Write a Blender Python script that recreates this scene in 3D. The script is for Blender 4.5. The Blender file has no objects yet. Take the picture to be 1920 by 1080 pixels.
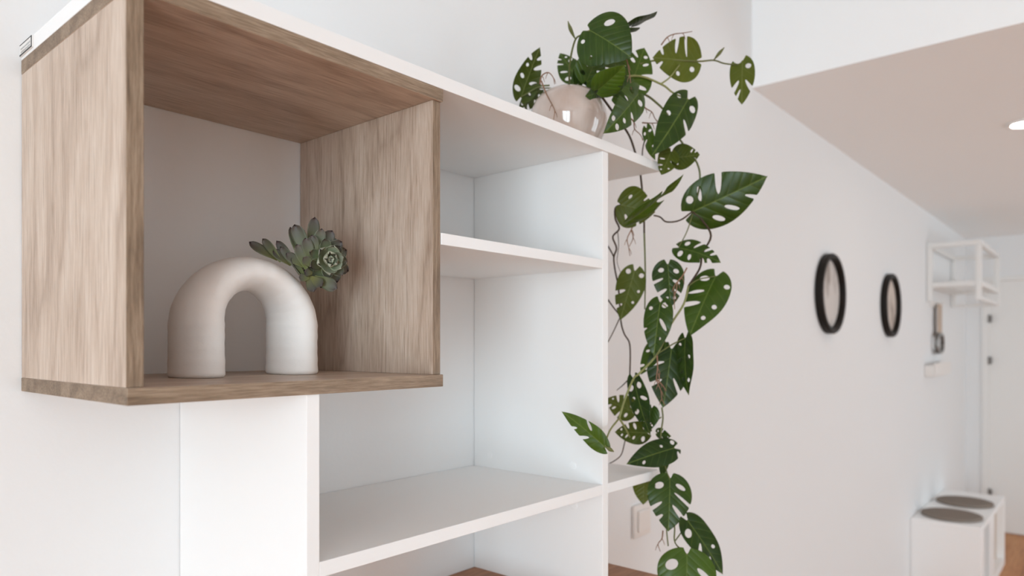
import bpy, bmesh, math, random
from mathutils import Vector, Matrix, noise

S = bpy.context.scene
C = S.collection

# ------------------------------------------------------------------ camera
F_PX, V0 = 1318.78, 646.35            # focal length and horizon row for a 1920 x 1080 frame
A = math.radians(40.6006)             # angle between the optical axis and the long wall
CA, SA = math.cos(A), math.sin(A)
CAM = Vector((0.0, -0.95, 1.535))
cam_d = bpy.data.cameras.new('camera')
cam = bpy.data.objects.new('camera', cam_d)
C.objects.link(cam)
cam.location = CAM
cam.rotation_euler = (math.radians(90), 0, A - math.radians(90))
cam_d.sensor_width = 36.0
cam_d.lens = F_PX * 36.0 / 1920.0
cam_d.shift_y = (V0 - 540.0) / 1920.0
cam_d.clip_start = 0.02
cam_d.dof.use_dof = True
cam_d.dof.focus_distance = 0.88
cam_d.dof.aperture_fstop = 4.2
S.camera = cam

# ------------------------------------------------------------------ light and exposure
S.view_settings.view_transform = 'Standard'
S.view_settings.look = 'None'
S.view_settings.gamma = 1.0
S.view_settings.use_curve_mapping = False
S.view_settings.exposure = 0.0
try:
    S.cycles.use_denoising = True
    S.cycles.max_bounces = 10
    S.cycles.diffuse_bounces = 8
    S.cycles.sample_clamp_indirect = 6.0
    S.cycles.caustics_reflective = False
    S.cycles.caustics_refractive = False
except Exception:
    pass

world = bpy.data.worlds.new('sky')
S.world = world
world.use_nodes = True
wn = world.node_tree.nodes
wn['Background'].inputs[0].default_value = (0.93, 0.96, 1.0, 1)
wn['Background'].inputs[1].default_value = 1.0


def area(name, loc, direction, sx, sy, power, col):
    d = bpy.data.lights.new(name, 'AREA')
    d.shape = 'RECTANGLE'
    d.size, d.size_y = sx, sy
    d.energy = power
    d.color = col
    o = bpy.data.objects.new(name, d)
    C.objects.link(o)
    o.location = loc
    o.rotation_euler = Vector(direction).to_track_quat('-Z', 'Y').to_euler()
    return o


# room extents
XW, XS, XF = -3.3, 2.38, 6.95          # window wall, lowered hall ceiling, hall end
YB_ = -4.6                             # wall opposite the bookcase
ZC, ZH = 2.78, 2.42                    # ceilings
WY0, WY1, WZ0, WZ1 = -3.9, -1.7, 0.15, 2.45     # window in the window wall
BX0, BX1, BZ0, BZ1 = 3.4, 5.8, 0.08, 2.2           # unseen window opening, added to brighten the hall

area('window_daylight', (XW - 0.16, (WY0 + WY1) / 2, (WZ0 + WZ1) / 2), (1, 0, 0),
     WY1 - WY0, WZ1 - WZ0, 192, (0.752, 0.905, 1.0))
area('hall_fill_light', ((BX0 + BX1) / 2, YB_ - 0.16, (BZ0 + BZ1) / 2), (0, 1, 0),
     BX1 - BX0, BZ1 - BZ0, 68, (0.752, 0.905, 1.0))  # added fill for the hall, shining through the made-up rear window


# ------------------------------------------------------------------ helpers
def at(u, v, d):
    """world point seen at pixel (u, v) at forward distance d"""
    l = (u - 960.0) / F_PX * d
    return Vector((d * CA + l * SA, d * SA - l * CA + CAM.y, CAM.z + (V0 - v) / F_PX * d))


def nt(name):
    m = bpy.data.materials.new(name)
    m.use_nodes = True
    n = m.node_tree.nodes
    return m, n, m.node_tree.links, n['Principled BSDF']


def spec(b, v):
    b.inputs['Specular IOR Level'].default_value = v


def plain(name, col, rough=0.5, sp=0.5, metal=0.0, bump=0.0, bscale=200.0, var=0.0, vscale=5.0):
    m, n, L, b = nt(name)
    b.inputs['Base Color'].default_value = (*col, 1)
    b.inputs['Roughness'].default_value = rough
    b.inputs['Metallic'].default_value = metal
    spec(b, sp)
    tc = n.new('ShaderNodeTexCoord')
    if bump:
        t = n.new('ShaderNodeTexNoise')
        t.inputs['Scale'].default_value = bscale
        t.inputs['Detail'].default_value = 4
        L.new(tc.outputs['Object'], t.inputs['Vector'])
        bp = n.new('ShaderNodeBump')
        bp.inputs['Strength'].default_value = bump
        bp.inputs['Distance'].default_value = 0.002
        L.new(t.outputs['Fac'], bp.inputs['Height'])
        L.new(bp.outputs['Normal'], b.inputs['Normal'])
    if var:
        t = n.new('ShaderNodeTexNoise')
        t.inputs['Scale'].default_value = vscale
        L.new(tc.outputs['Object'], t.inputs['Vector'])
        r = n.new('ShaderNodeValToRGB')
        r.color_ramp.elements[0].color = (*[c * (1 - var) for c in col], 1)
        r.color_ramp.elements[1].color = (*[min(1, c * (1 + var)) for c in col], 1)
        L.new(t.outputs['Fac'], r.inputs['Fac'])
        L.new(r.outputs['Color'], b.inputs['Base Color'])
    return m


def wood(name, axis, dark, mid, light, rough=0.45, scale=1.0, seed=0.0):
    """grain running along the given object axis"""
    m, n, L, b = nt(name)
    tc = n.new('ShaderNodeTexCoord')
    mp = n.new('ShaderNodeMapping')
    st = [1.0, 1.0, 1.0]
    st['XYZ'.index(axis)] = 0.075
    mp.inputs['Scale'].default_value = [s * scale for s in st]
    mp.inputs['Location'].default_value = (seed, seed * 0.7, seed * 1.3)
    L.new(tc.outputs['Object'], mp.inputs['Vector'])
    big = n.new('ShaderNodeTexNoise')
    big.inputs['Scale'].default_value = 9
    big.inputs['Detail'].default_value = 3
    big.inputs['Distortion'].default_value = 0.5
    mp2 = n.new('ShaderNodeMapping')
    st2 = [1.0, 1.0, 1.0]
    st2['XYZ'.index(axis)] = 0.2
    mp2.inputs['Scale'].default_value = [q * scale for q in st2]
    mp2.inputs['Location'].default_value = (seed, seed * 0.7, seed * 1.3)
    L.new(tc.outputs['Object'], mp2.inputs['Vector'])
    L.new(mp2.outputs['Vector'], big.inputs['Vector'])
    # contour lines of the broad noise give flame figure
    mul = n.new('ShaderNodeMath')
    mul.operation = 'MULTIPLY'
    mul.inputs[1].default_value = 9.0
    L.new(big.outputs['Fac'], mul.inputs[0])
    fr = n.new('ShaderNodeMath')
    fr.operation = 'PINGPONG'
    fr.inputs[1].default_value = 1.0
    L.new(mul.outputs[0], fr.inputs[0])
    fine = n.new('ShaderNodeTexNoise')
    fine.inputs['Scale'].default_value = 330
    fine.inputs['Detail'].default_value = 5
    fine.inputs['Roughness'].default_value = 0.65
    L.new(mp.outputs['Vector'], fine.inputs['Vector'])
    med = n.new('ShaderNodeTexNoise')
    med.inputs['Scale'].default_value = 55
    med.inputs['Detail'].default_value = 3
    L.new(mp.outputs['Vector'], med.inputs['Vector'])

    def madd(a, k, c):
        q = n.new('ShaderNodeMath')
        q.operation = 'MULTIPLY_ADD'
        L.new(a, q.inputs[0])
        q.inputs[1].default_value = k
        if isinstance(c, float):
            q.inputs[2].default_value = c
        else:
            L.new(c, q.inputs[2])
        return q.outputs[0]
    s = madd(fr.outputs[0], 0.19, -0.01)
    s = madd(fine.outputs['Fac'], 0.80, s)
    s = madd(med.outputs['Fac'], 0.24, s)
    r = n.new('ShaderNodeValToRGB')
    e = r.color_ramp.elements
    e[0].position, e[0].color = 0.36, (*dark, 1)
    e[1].position, e[1].color = 0.82, (*light, 1)
    k = e.new(0.6)
    k.color = (*mid, 1)
    L.new(s, r.inputs['Fac'])
    # thin dark pores and sharper growth lines
    mp3 = n.new('ShaderNodeMapping')
    st3 = [1.0, 1.0, 1.0]
    st3['XYZ'.index(axis)] = 0.04
    mp3.inputs['Scale'].default_value = [q * scale for q in st3]
    L.new(tc.outputs['Object'], mp3.inputs['Vector'])
    po = n.new('ShaderNodeTexNoise')
    po.inputs['Scale'].default_value = 380
    po.inputs['Detail'].default_value = 2
    L.new(mp3.outputs['Vector'], po.inputs['Vector'])

    def darker(src, lo, hi, amount, col):
        q = n.new('ShaderNodeMapRange')
        q.inputs['From Min'].default_value, q.inputs['From Max'].default_value = lo, hi
        q.inputs['To Min'].default_value, q.inputs['To Max'].default_value = 0.0, amount
        L.new(src, q.inputs['Value'])
        x = n.new('ShaderNodeMix')
        x.data_type = 'RGBA'
        x.blend_type = 'MULTIPLY'
        x.inputs['B'].default_value = (0.42, 0.36, 0.31, 1)
        L.new(q.outputs[0], x.inputs['Factor'])
        L.new(col, x.inputs['A'])
        return x.outputs['Result']
    cc = darker(po.outputs['Fac'], 0.56, 0.66, 0.34, r.outputs['Color'])
    cc = darker(fr.outputs[0], 0.22, 0.0, 0.18, cc)
    L.new(cc, b.inputs['Base Color'])
    b.inputs['Roughness'].default_value = rough
    spec(b, 0.4)
    bp = n.new('ShaderNodeBump')
    bp.inputs['Strength'].default_value = 0.12
    bp.inputs['Distance'].default_value = 0.001
    L.new(fine.outputs['Fac'], bp.inputs['Height'])
    L.new(bp.outputs['Normal'], b.inputs['Normal'])
    return m


M = {}
M['wall'] = plain('wall_paint', (0.79, 0.797, 0.80), 0.75, 0.25, bump=0.12, bscale=120)
M['ceil'] = plain('ceiling_paint', (0.885, 0.90, 0.905), 0.85, 0.2, bump=0.08, bscale=120)
M['white'] = plain('white_melamine', (0.83, 0.828, 0.822), 0.36, 0.45, bump=0.03, bscale=300)
M['enamel'] = plain('white_enamel', (0.80, 0.79, 0.77), 0.35, 0.5)
M['plastic'] = plain('white_plastic', (0.78, 0.75, 0.72), 0.4, 0.5)
M['cap'] = plain('screw_cap_white', (0.85, 0.85, 0.845), 0.4, 0.4)
oD, oM, oL = (0.365, 0.265, 0.197), (0.51, 0.395, 0.313), (0.61, 0.505, 0.422)
M['oak_z'] = wood('oak_decor_upright', 'Z', oD, oM, oL, 0.42, 1.0, 0.0)
M['oak_x'] = wood('oak_decor_flat', 'X', oD, oM, oL, 0.40, 1.0, 3.1)
eD, eM, eL = (0.12, 0.078, 0.048), (0.23, 0.160, 0.105), (0.35, 0.26, 0.182)
M['edge_z'] = wood('oak_edge_upright', 'Z', eD, eM, eL, 0.5, 1.3, 5.2)
M['edge_x'] = wood('oak_edge_flat', 'X', eD, eM, eL, 0.5, 1.3, 7.7)
M['floor'] = wood('floor_wood', 'X', (0.36, 0.14, 0.045), (0.49, 0.21, 0.075), (0.59, 0.29, 0.12), 0.5, 0.22, 1.0)
M['warm_x'] = wood('warm_brown_decor', 'X', (0.25, 0.105, 0.045), (0.36, 0.165, 0.075), (0.44, 0.22, 0.11), 0.45, 1.0, 9.0)
M['warm_z'] = wood('warm_brown_decor_upright', 'Z', (0.25, 0.105, 0.045), (0.36, 0.165, 0.075), (0.44, 0.22, 0.11), 0.45, 1.0, 9.0)
M['black'] = plain('black_frame', (0.010, 0.007, 0.005), 0.5, 0.2)
M['felt'] = plain('grey_felt', (0.235, 0.195, 0.165), 0.95, 0.1, bump=0.4, bscale=500, var=0.12, vscale=60)
M['metal'] = plain('grey_metal', (0.22, 0.21, 0.20), 0.3, 0.5, metal=0.8)
M['beige'] = plain('beige_panel', (0.56, 0.47, 0.39), 0.6, 0.3)
M['strap'] = plain('beige_strap', (0.52, 0.42, 0.34), 0.9, 0.1, bump=0.3, bscale=400)
M['dark'] = plain('dark_print', (0.03, 0.03, 0.03), 0.5)
M['greyprint'] = plain('grey_print', (0.42, 0.42, 0.42), 0.5)
M['soil'] = plain('dark_moss', (0.020, 0.022, 0.012), 0.95, 0.1, bump=0.8, bscale=150)


def me_obj(name, me, mats, parent=None, loc=None, smooth=False):
    if not isinstance(mats, (list, tuple)):
        mats = [mats]
    for m in mats:
        me.materials.append(m)
    if smooth:
        for p in me.polygons:
            p.use_smooth = True
    o = bpy.data.objects.new(name, me)
    C.objects.link(o)
    if parent is not None:
        o.parent = parent
    if loc is not None:
        o.location = loc
    return o


def bm_obj(name, bm, mats, parent=None, loc=None, smooth=False):
    bmesh.ops.recalc_face_normals(bm, faces=bm.faces)
    me = bpy.data.meshes.new(name)
    bm.to_mesh(me)
    bm.free()
    return me_obj(name, me, mats, parent, loc, smooth)


def add_box(bm, lo, hi, bev=0.0):
    lo, hi = Vector(lo), Vector(hi)
    c, s = (lo + hi) / 2, hi - lo
    r = bmesh.ops.create_cube(bm, size=1.0, matrix=Matrix.Translation(c) @ Matrix.Diagonal((*s, 1)))
    if bev:
        es = list({e for v in r['verts'] for e in v.link_edges})
        bmesh.ops.bevel(bm, geom=es, offset=bev, segments=2, affect='EDGES', profile=0.5)


def board(name, lo, hi, mats, parent, thin=None, bev=0.0007):
    """a board from two world corners; the second material goes on its narrow edges"""
    o0 = parent.location if parent else Vector((0, 0, 0))
    lo, hi = Vector(lo), Vector(hi)
    c = (lo + hi) / 2
    bm = bmesh.new()
    add_box(bm, lo - c, hi - c, bev)
    o = bm_obj(name, bm, mats, parent, c - o0)
    if isinstance(mats, (list, tuple)) and len(mats) > 1:
        ax = 'XYZ'.index(thin)
        for p in o.data.polygons:
            p.material_index = 0 if abs(p.normal[ax]) > 0.9 else 1
    return o


def tag(o, label, cat, group=None):
    o['label'] = label
    o['category'] = cat
    if group:
        o['group'] = group
    return o


def thing(name, loc, label, cat, group=None):
    o = bpy.data.objects.new(name, None)
    o.empty_display_size = 0.05
    C.objects.link(o)
    o.location = loc
    return tag(o, label, cat, group)


def struct(name, boxes, mat, label, cat, bev=0.0):
    bm = bmesh.new()
    for lo, hi in boxes:
        add_box(bm, lo, hi, bev)
    o = bm_obj(name, bm, mat)
    o['kind'] = 'structure'
    o['label'] = label
    o['category'] = cat
    return o


def catmull(pts, n=6):
    if len(pts) < 3:
        return [p.copy() for p in pts]
    out = []
    P = [pts[0] * 2 - pts[1]] + list(pts) + [pts[-1] * 2 - pts[-2]]
    for i in range(1, len(P) - 2):
        p0, p1, p2, p3 = P[i - 1:i + 3]
        for k in range(n):
            t = k / n
            out.append(0.5 * ((2 * p1) + (p2 - p0) * t + (2 * p0 - 5 * p1 + 4 * p2 - p3) * t * t
                              + (3 * p1 - p0 - 3 * p2 + p3) * t ** 3))
    out.append(pts[-1].copy())
    return out


def add_tube(bm, pts, radii, sides=7):
    """tapered closed tube along world points"""
    n = len(pts)
    rings = []
    up = Vector((0.31, 0.52, 0.79)).normalized()
    for i, p in enumerate(pts):
        t = (pts[min(i + 1, n - 1)] - pts[max(i - 1, 0)]).normalized()
        a = t.cross(up)
        if a.length < 1e-3:
            a = t.cross(Vector((1, 0, 0)))
        a.normalize()
        b = t.cross(a).normalized()
        r = radii(i / max(1, n - 1)) if callable(radii) else radii
        rings.append([bm.verts.new(p + (a * math.cos(q) + b * math.sin(q)) * r)
                      for q in [2 * math.pi * k / sides for k in range(sides)]])
    for i in range(n - 1):
        for k in range(sides):
            bm.faces.new((rings[i][k], rings[i][(k + 1) % sides], rings[i + 1][(k + 1) % sides], rings[i + 1][k]))
    bm.faces.new(rings[0][::-1])
    bm.faces.new(rings[-1])


def add_lathe(bm, prof, seg=40, cap=True):
    rings = []
    for r, z in prof:
        rings.append([bm.verts.new((r * math.cos(2 * math.pi * k / seg), r * math.sin(2 * math.pi * k / seg), z))
                      for k in range(seg)])
    for i in range(len(rings) - 1):
        for k in range(seg):
            bm.faces.new((rings[i][k], rings[i][(k + 1) % seg], rings[i + 1][(k + 1) % seg], rings[i + 1][k]))
    if cap:
        bm.faces.new(rings[0][::-1])
        bm.faces.new(rings[-1])


# ------------------------------------------------------------------ the room
T = 0.12
struct('floor', [((XW - T, YB_ - T, -0.1), (XF + T, T, 0.0))], M['floor'],
       'warm brown wooden floor seen at the hall end', 'floor')
struct('ceiling', [((XW - T, YB_ - T, ZC), (XS, T, ZC + 0.1))], M['ceil'],
       'white ceiling of the main room', 'ceiling')
struct('ceiling_hall', [((XS, YB_ - T, ZH), (XF + T, T, ZC + 0.1))], M['ceil'],
       'lowered white ceiling over the hall with its upright front face', 'ceiling')
struct('wall_back', [((XW - T, 0.0, 0.0), (XF + T, T, ZC))], M['wall'],
       'long white wall behind the bookcase and the round pictures', 'wall')
struct('wall_left', [((XW - T, YB_ - T, 0), (XW, WY0, ZC)), ((XW - T, WY1, 0), (XW, 0, ZC)),
                     ((XW - T, WY0, 0), (XW, WY1, WZ0)), ((XW - T, WY0, WZ1), (XW, WY1, ZC))], M['wall'],
       'white wall with the window that lights the bookcase', 'wall')
struct('wall_front', [((XW, YB_ - T, 0), (BX0, YB_, ZC)), ((BX1, YB_ - T, 0), (XF + T, YB_, ZC)),
                      ((BX0, YB_ - T, 0), (BX1, YB_, BZ0)), ((BX0, YB_ - T, BZ1), (BX1, YB_, ZC))], M['wall'],
       'white wall opposite the bookcase', 'wall')
DY0, DY1, DZ = -1.02, -0.165, 2.055      # door leaf
struct('wall_far', [((XF, DY1 + 0.05, 0), (XF + T, 0, ZH)), ((XF, YB_, 0), (XF + T, DY0 - 0.05, ZH)),
                    ((XF, DY0 - 0.05, DZ + 0.04), (XF + T, DY1 + 0.05, ZH))], M['wall'],
       'white wall at the far end of the hall around the door', 'wall')


def window(name, ax, pos, a0, a1, z0, z1, label):
    root = thing(name, (pos, a0, z0) if ax == 'X' else (a0, pos, z0), label, 'window')
    root['kind'] = 'structure'

    def bx(nm, p0, p1, q0, q1, th=0.06):
        if ax == 'X':
            return board(nm, (pos - th, p0, q0), (pos, p1, q1), M['enamel'], root, bev=0.003)
        return board(nm, (p0, pos - th, q0), (p1, pos, q1), M['enamel'], root, bev=0.003)
    w = 0.06
    bx('window_frame', a0, a1, z0, z0 + w)
    bx('window_frame', a0, a1, z1 - w, z1)
    bx('window_frame', a0, a0 + w, z0 + w, z1 - w)
    bx('window_frame', a1 - w, a1, z0 + w, z1 - w)
    m = (a0 + a1) / 2
    bx('mullion', m - 0.04, m + 0.04, z0 + w, z1 - w)
    return root


window('window_1', 'X', XW - 0.04, WY0, WY1, WZ0, WZ1, 'white framed two leaf window beside the bookcase wall')
window('hall_fill_window', 'Y', YB_ - 0.04, BX0, BX1, BZ0, BZ1, 'unseen white framed two leaf window added to brighten the hall')  # made-up window around the hall fill light

# entrance door at the end of the hall
door = thing('door_1', (XF, (DY0 + DY1) / 2, 0), 'white entrance door at the end of the hall', 'door')
door['kind'] = 'structure'
board('door_leaf', (XF + 0.012, DY0, 0.006), (XF + 0.055, DY1, DZ), M['enamel'], door, bev=0.002)
board('door_frame', (XF - 0.012, DY1, 0), (XF + 0.08, DY1 + 0.05, DZ + 0.04), M['enamel'], door, bev=0.003)
board('door_frame', (XF - 0.012, DY0 - 0.05, 0), (XF + 0.08, DY0, DZ + 0.04), M['enamel'], door, bev=0.003)
board('door_frame', (XF - 0.012, DY0, DZ), (XF + 0.08, DY1, DZ + 0.04), M['enamel'], door, bev=0.003)
for z in (1.748, 1.405, 0.32):
    bm = bmesh.new()
    add_tube(bm, [Vector((0, 0, -0.032)), Vector((0, 0, 0.032))], 0.010, 10)
    add_box(bm, (-0.005, -0.018, -0.026), (0.010, 0.0, 0.026))
    bm_obj('hinge', bm, M['metal'], door, Vector((XF - 0.012, DY1 - 0.002, z)) - door.location)
bm = bmesh.new()
add_tube(bm, catmull([Vector((0, 0, 0)), Vector((-0.045, 0, 0)), Vector((-0.055, 0.03, 0)), Vector((-0.055, 0.12, 0))]), 0.009, 10)
bm_obj('door_handle', bm, M['metal'], door, Vector((XF + 0.012, DY0 + 0.06, 1.03)) - door.location, True)

# ------------------------------------------------------------------ bookcase
K = 0.95 / 0.90
H = CAM.z
XL, XLi, XRi, XR = 0.2324 * K, 0.2471 * K, 0.5758 * K, 0.5894 * K
XP0, XP1, XE = 0.9415 * K, 0.9575 * K, 1.1215 * K
X0, X1 = 0.4028 * K, 0.4180 * K
YBx, YBp, YS = -0.2857 * K, -0.2819 * K, -0.2827 * K
zb0, zb1 = H - 0.0503 * K, H - 0.0358 * K
zt0, zt1, zt2 = H + 0.2925 * K, H + 0.3077 * K, H + 0.3240 * K
zs0, zs1 = H + 0.1209 * K, H + 0.1353 * K
zm0, zm1 = H - 0.2386 * K, H - 0.2224 * K
zw = H - 0.4103 * K
G = -0.001                                # gap to the wall
case = thing('bookcase', ((XL + XE) / 2, -0.15, 0.0),
             'white open bookcase with a wooden box at its upper corner, against the white wall', 'bookcase')
oz, ox = [M['oak_z'], M['edge_z']], [M['oak_x'], M['edge_x']]
board('box_side_panel', (XL + 0.0004, YBp, zb1), (XLi, G, zt0), oz, case, 'X')
board('box_side_panel', (XRi, YBp, zb1), (XR - 0.0012, G, zt0), oz, case, 'X')
board('box_bottom_board', (XL, YBx, zb0), (XR, G, zb1), ox, case, 'Z')
board('box_top_board', (XL, YBx, zt0), (XR, G, zt1), ox, case, 'Z')
top = board('top_board', (XL, YBx, zt1), (XE, G, zt2), M['white'], case)
zq0 = zw - 0.378
up_r = board('upright', (XP0, YS, zw), (XP1, G, zt1), M['white'], case)
up_l = board('upright', (X0, YS, 0.016), (X1, G, zb0), M['white'], case)
board('shelf', (XR, YS, zs0), (XP0, G, zs1), M['white'], case)
board('shelf', (X1, YS, zm0), (XP0, G, zm1), M['white'], case)
board('shelf', (XP1, YS, zm0), (XE, G, zm1), M['white'], case)
# lower wooden box, its top just in view
bxl = XE - 0.377
board('box_top_board', (bxl, YBx, zw - 0.0155), (XE, G, zw), [M['warm_x'], M['warm_x']], case, 'Z')
board('box_side_panel', (bxl, YBp, zq0 + 0.0155), (bxl + 0.0155, G, zw - 0.0155), [M['warm_z'], M['warm_z']], case, 'X')
board('box_side_panel', (XE - 0.0155, YBp, zq0 + 0.0155), (XE, G, zw - 0.0155), [M['warm_z'], M['warm_z']], case, 'X')
board('box_bottom_board', (bxl, YBx, zq0), (XE, G, zq0 + 0.0155), [M['warm_x'], M['warm_x']], case, 'Z')
board('upright', (bxl + 0.1, YS, 0.016), (bxl + 0.116, G, zq0), M['white'], case)
board('bottom_board', (XL, YS, 0.0), (XE, G, 0.016), M['white'], case)


def disc(name, x, y, z, r, h, mat, parent):
    bm = bmesh.new()
    add_lathe(bm, [(r * 0.96, 0), (r, h * 0.3), (r, h * 0.7), (r * 0.8, h)], 24)
    bmesh.ops.transform(bm, matrix=Matrix.Rotation(-math.pi / 2, 4, 'Y'), verts=bm.verts)
    p = parent.parent.location + parent.location
    return bm_obj(name, bm, mat, parent, Vector((x, y, z)) - p)


for y, z in ((-0.042, 1.324), (-0.237, 1.325), (-0.239, 1.257)):
    disc('screw_cap', XP0, y, z, 0.0072, 0.0012, M['cap'], up_r)
# small maker's plate on the top board end, lettering too small to read
p0 = case.location + top.location
pl = board('maker_plate', (XL - 0.0016, -0.046, zt1 + 0.003), (XL, -0.002, zt2 - 0.001), M['plastic'], None, bev=0.0003)
pl.parent = top
pl.location = pl.location - p0
pl['label'] = 'small pale plate with two rows of tiny grey print and a dark border'
bm = bmesh.new()
yy0, yy1, zz0, zz1, xx = -0.0455, -0.0025, zt1 + 0.0034, zt2 - 0.0014, XL - 0.0018
add_box(bm, (xx - 0.0003, yy0, zz0), (xx + 0.0003, yy1, zz0 + 0.0014))
add_box(bm, (xx - 0.0003, yy0, zz1 - 0.0005), (xx + 0.0003, yy1, zz1))
add_box(bm, (xx - 0.0003, yy0, zz0), (xx + 0.0003, yy0 + 0.0022, zz1))
o = bm_obj('plate_border', bm, M['dark'], pl, -(p0 + pl.location))
bm = bmesh.new()
rnd = random.Random(4)
for zc in (zz0 + 0.0036, zz0 + 0.0072):
    y = yy0 + 0.006
    while y < yy1 - 0.005:
        w = rnd.uniform(0.0012, 0.003)
        add_box(bm, (xx - 0.0002, y, zc - rnd.uniform(0.0006, 0.0011)), (xx + 0.0002, y + w, zc + rnd.uniform(0.0006, 0.0011)))
        y += w + 0.0012
bm_obj('plate_print', bm, M['greyprint'], pl, -(p0 + pl.location))

# wall socket behind the bookcase
sk = thing('wall_socket', (1.625, 0, 1.075), 'white wall socket on the wall below the trailing plant', 'socket')
board('socket_plate', (1.583, -0.010, 1.033), (1.667, -0.0005, 1.117), M['plastic'], sk, bev=0.003)
board('socket_insert', (1.597, -0.016, 1.047), (1.653, -0.010, 1.103), M['plastic'], sk, bev=0.003)

# ------------------------------------------------------------------ arch vase
M['clay'] = plain('matt_white_clay', (0.87, 0.845, 0.82), 0.7, 0.25, bump=0.35, bscale=60, var=0.03, vscale=30)
AXL, AXR, AY = 0.3815, 0.506, -0.140
ax_c, ar = (AXL + AXR) / 2, (AXR - AXL) / 2
zs = 0.062
bm = bmesh.new()
path = []
for i in range(22):
    path.append((-ar, zs * i / 22, 0.0))
for i in range(61):
    t = math.pi * i / 60
    path.append((-ar * math.cos(t), zs + ar * math.sin(t), t))
for i in range(1, 23):
    path.append((ar, zs * (1 - i / 22), math.pi))
NS = 40
rings = []
for i, (px, pz, t) in enumerate(path):
    nx, nz = -math.cos(t), math.sin(t)      # outward in the arch plane
    foot = min(pz, 0.03) / 0.03
    ring = []
    for k in range(NS):
        q = 2 * math.pi * k / NS
        wob = 1 + 0.006 * math.sin(i * 1.25 + 0.6 * math.sin(q)) + 0.012 * noise.noise(Vector((px * 60, pz * 60, q)))
        ra = (0.0266 + 0.0008 * (1 - foot) - 0.0060 * math.sin(t)) * wob
        rb = (0.0430 + 0.0006 * (1 - foot)) * wob * (1 - 0.08 * math.sin(t))
        if i == 0 or i == len(path) - 1:
            ra, rb = ra * 0.95, rb * 0.95
        ca, sa = math.cos(q), math.sin(q)
        ring.append(bm.verts.new((px + nx * ra * ca, rb * sa, pz + nz * ra * ca)))
    rings.append(ring)
for i in range(len(rings) - 1):
    for k in range(NS):
        bm.faces.new((rings[i][k], rings[i][(k + 1) % NS], rings[i + 1][(k + 1) % NS], rings[i + 1][k]))
bm.faces.new(rings[0])
bm.faces.new(rings[-1])
vase = bm_obj('arch_vase', bm, M['clay'], None, (ax_c, AY, zb1 + 0.0003), True)
tag(vase, 'matt white clay arch vase with hand-turned ridges standing in the wooden box', 'vase')


# ------------------------------------------------------------------ frames for leaves
def frame(base, tip, roll):
    a = (tip - base).normalized()
    v = (CAM - (base + tip) / 2).normalized()
    n = (v - a * v.dot(a)).normalized()
    n = Matrix.Rotation(math.radians(roll), 3, a) @ n
    x = a.cross(n).normalized()
    return Matrix((x, a, n)).transposed()


def place(o, root, base, R):
    o.parent = root
    o.matrix_local = Matrix.Translation(base - root.location) @ R.to_4x4()


# ------------------------------------------------------------------ succulent
def succulent_material(name, c0, c1, c2, c3, c4, rim):
    m, n, L, b = nt(name)
    uv = n.new('ShaderNodeUVMap')
    sep = n.new('ShaderNodeSeparateXYZ')
    L.new(uv.outputs['UV'], sep.inputs[0])
    oi = n.new('ShaderNodeObjectInfo')
    r = n.new('ShaderNodeValToRGB')
    e = r.color_ramp.elements
    e[0].position, e[0].color = 0.05, (*c0, 1)
    e[1].position, e[1].color = 0.97, (*c4, 1)
    for p, c in ((0.38, c1), (0.66, c2), (0.86, c3)):
        k = e.new(p)
        k.color = (*c, 1)
    L.new(sep.outputs['Y'], r.inputs['Fac'])
    ns = n.new('ShaderNodeTexNoise')
    ns.inputs['Scale'].default_value = 250
    tc = n.new('ShaderNodeTexCoord')
    L.new(tc.outputs['Object'], ns.inputs['Vector'])
    hs = n.new('ShaderNodeHueSaturation')
    mr = n.new('ShaderNodeMapRange')
    mr.inputs['To Min'].default_value, mr.inputs['To Max'].default_value = 0.75, 1.35
    L.new(oi.outputs['Random'], mr.inputs['Value'])
    L.new(mr.outputs[0], hs.inputs['Value'])
    mr2 = n.new('ShaderNodeMapRange')
    mr2.inputs['To Min'].default_value, mr2.inputs['To Max'].default_value = 0.47, 0.53
    L.new(oi.outputs['Random'], mr2.inputs['Value'])
    L.new(mr2.outputs[0], hs.inputs['Hue'])
    L.new(r.outputs['Color'], hs.inputs['Color'])
    # pale rim
    ab = n.new('ShaderNodeMath')
    ab.operation = 'ABSOLUTE'
    L.new(sep.outputs['X'], ab.inputs[0])
    rm = n.new('ShaderNodeMapRange')
    rm.inputs['From Min'].default_value, rm.inputs['From Max'].default_value = 0.9, 1.0
    rm.inputs['To Max'].default_value = rim
    L.new(ab.outputs[0], rm.inputs['Value'])
    mx = n.new('ShaderNodeMix')
    mx.data_type = 'RGBA'
    mx.inputs['B'].default_value = (0.36, 0.40, 0.27, 1)
    L.new(rm.outputs[0], mx.inputs['Factor'])
    L.new(hs.outputs['Color'], mx.inputs['A'])
    L.new(mx.outputs['Result'], b.inputs['Base Color'])
    b.inputs['Roughness'].default_value = 0.5
    spec(b, 0.4)
    return m


M['succ'] = succulent_material('succulent_leaf', (0.20, 0.21, 0.05), (0.15, 0.17, 0.065), (0.105, 0.125, 0.068), (0.10, 0.10, 0.068), (0.09, 0.058, 0.05), 0.7)
M['succ_heart'] = succulent_material('succulent_heart_leaf', (0.24, 0.26, 0.08), (0.20, 0.22, 0.12), (0.16, 0.19, 0.12), (0.24, 0.255, 0.18), (0.33, 0.33, 0.25), 1.0)
M['succ_outer'] = succulent_material('succulent_outer_leaf', (0.15, 0.155, 0.045), (0.12, 0.125, 0.055), (0.085, 0.088, 0.055), (0.078, 0.070, 0.056), (0.075, 0.048, 0.045), 0.35)


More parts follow.
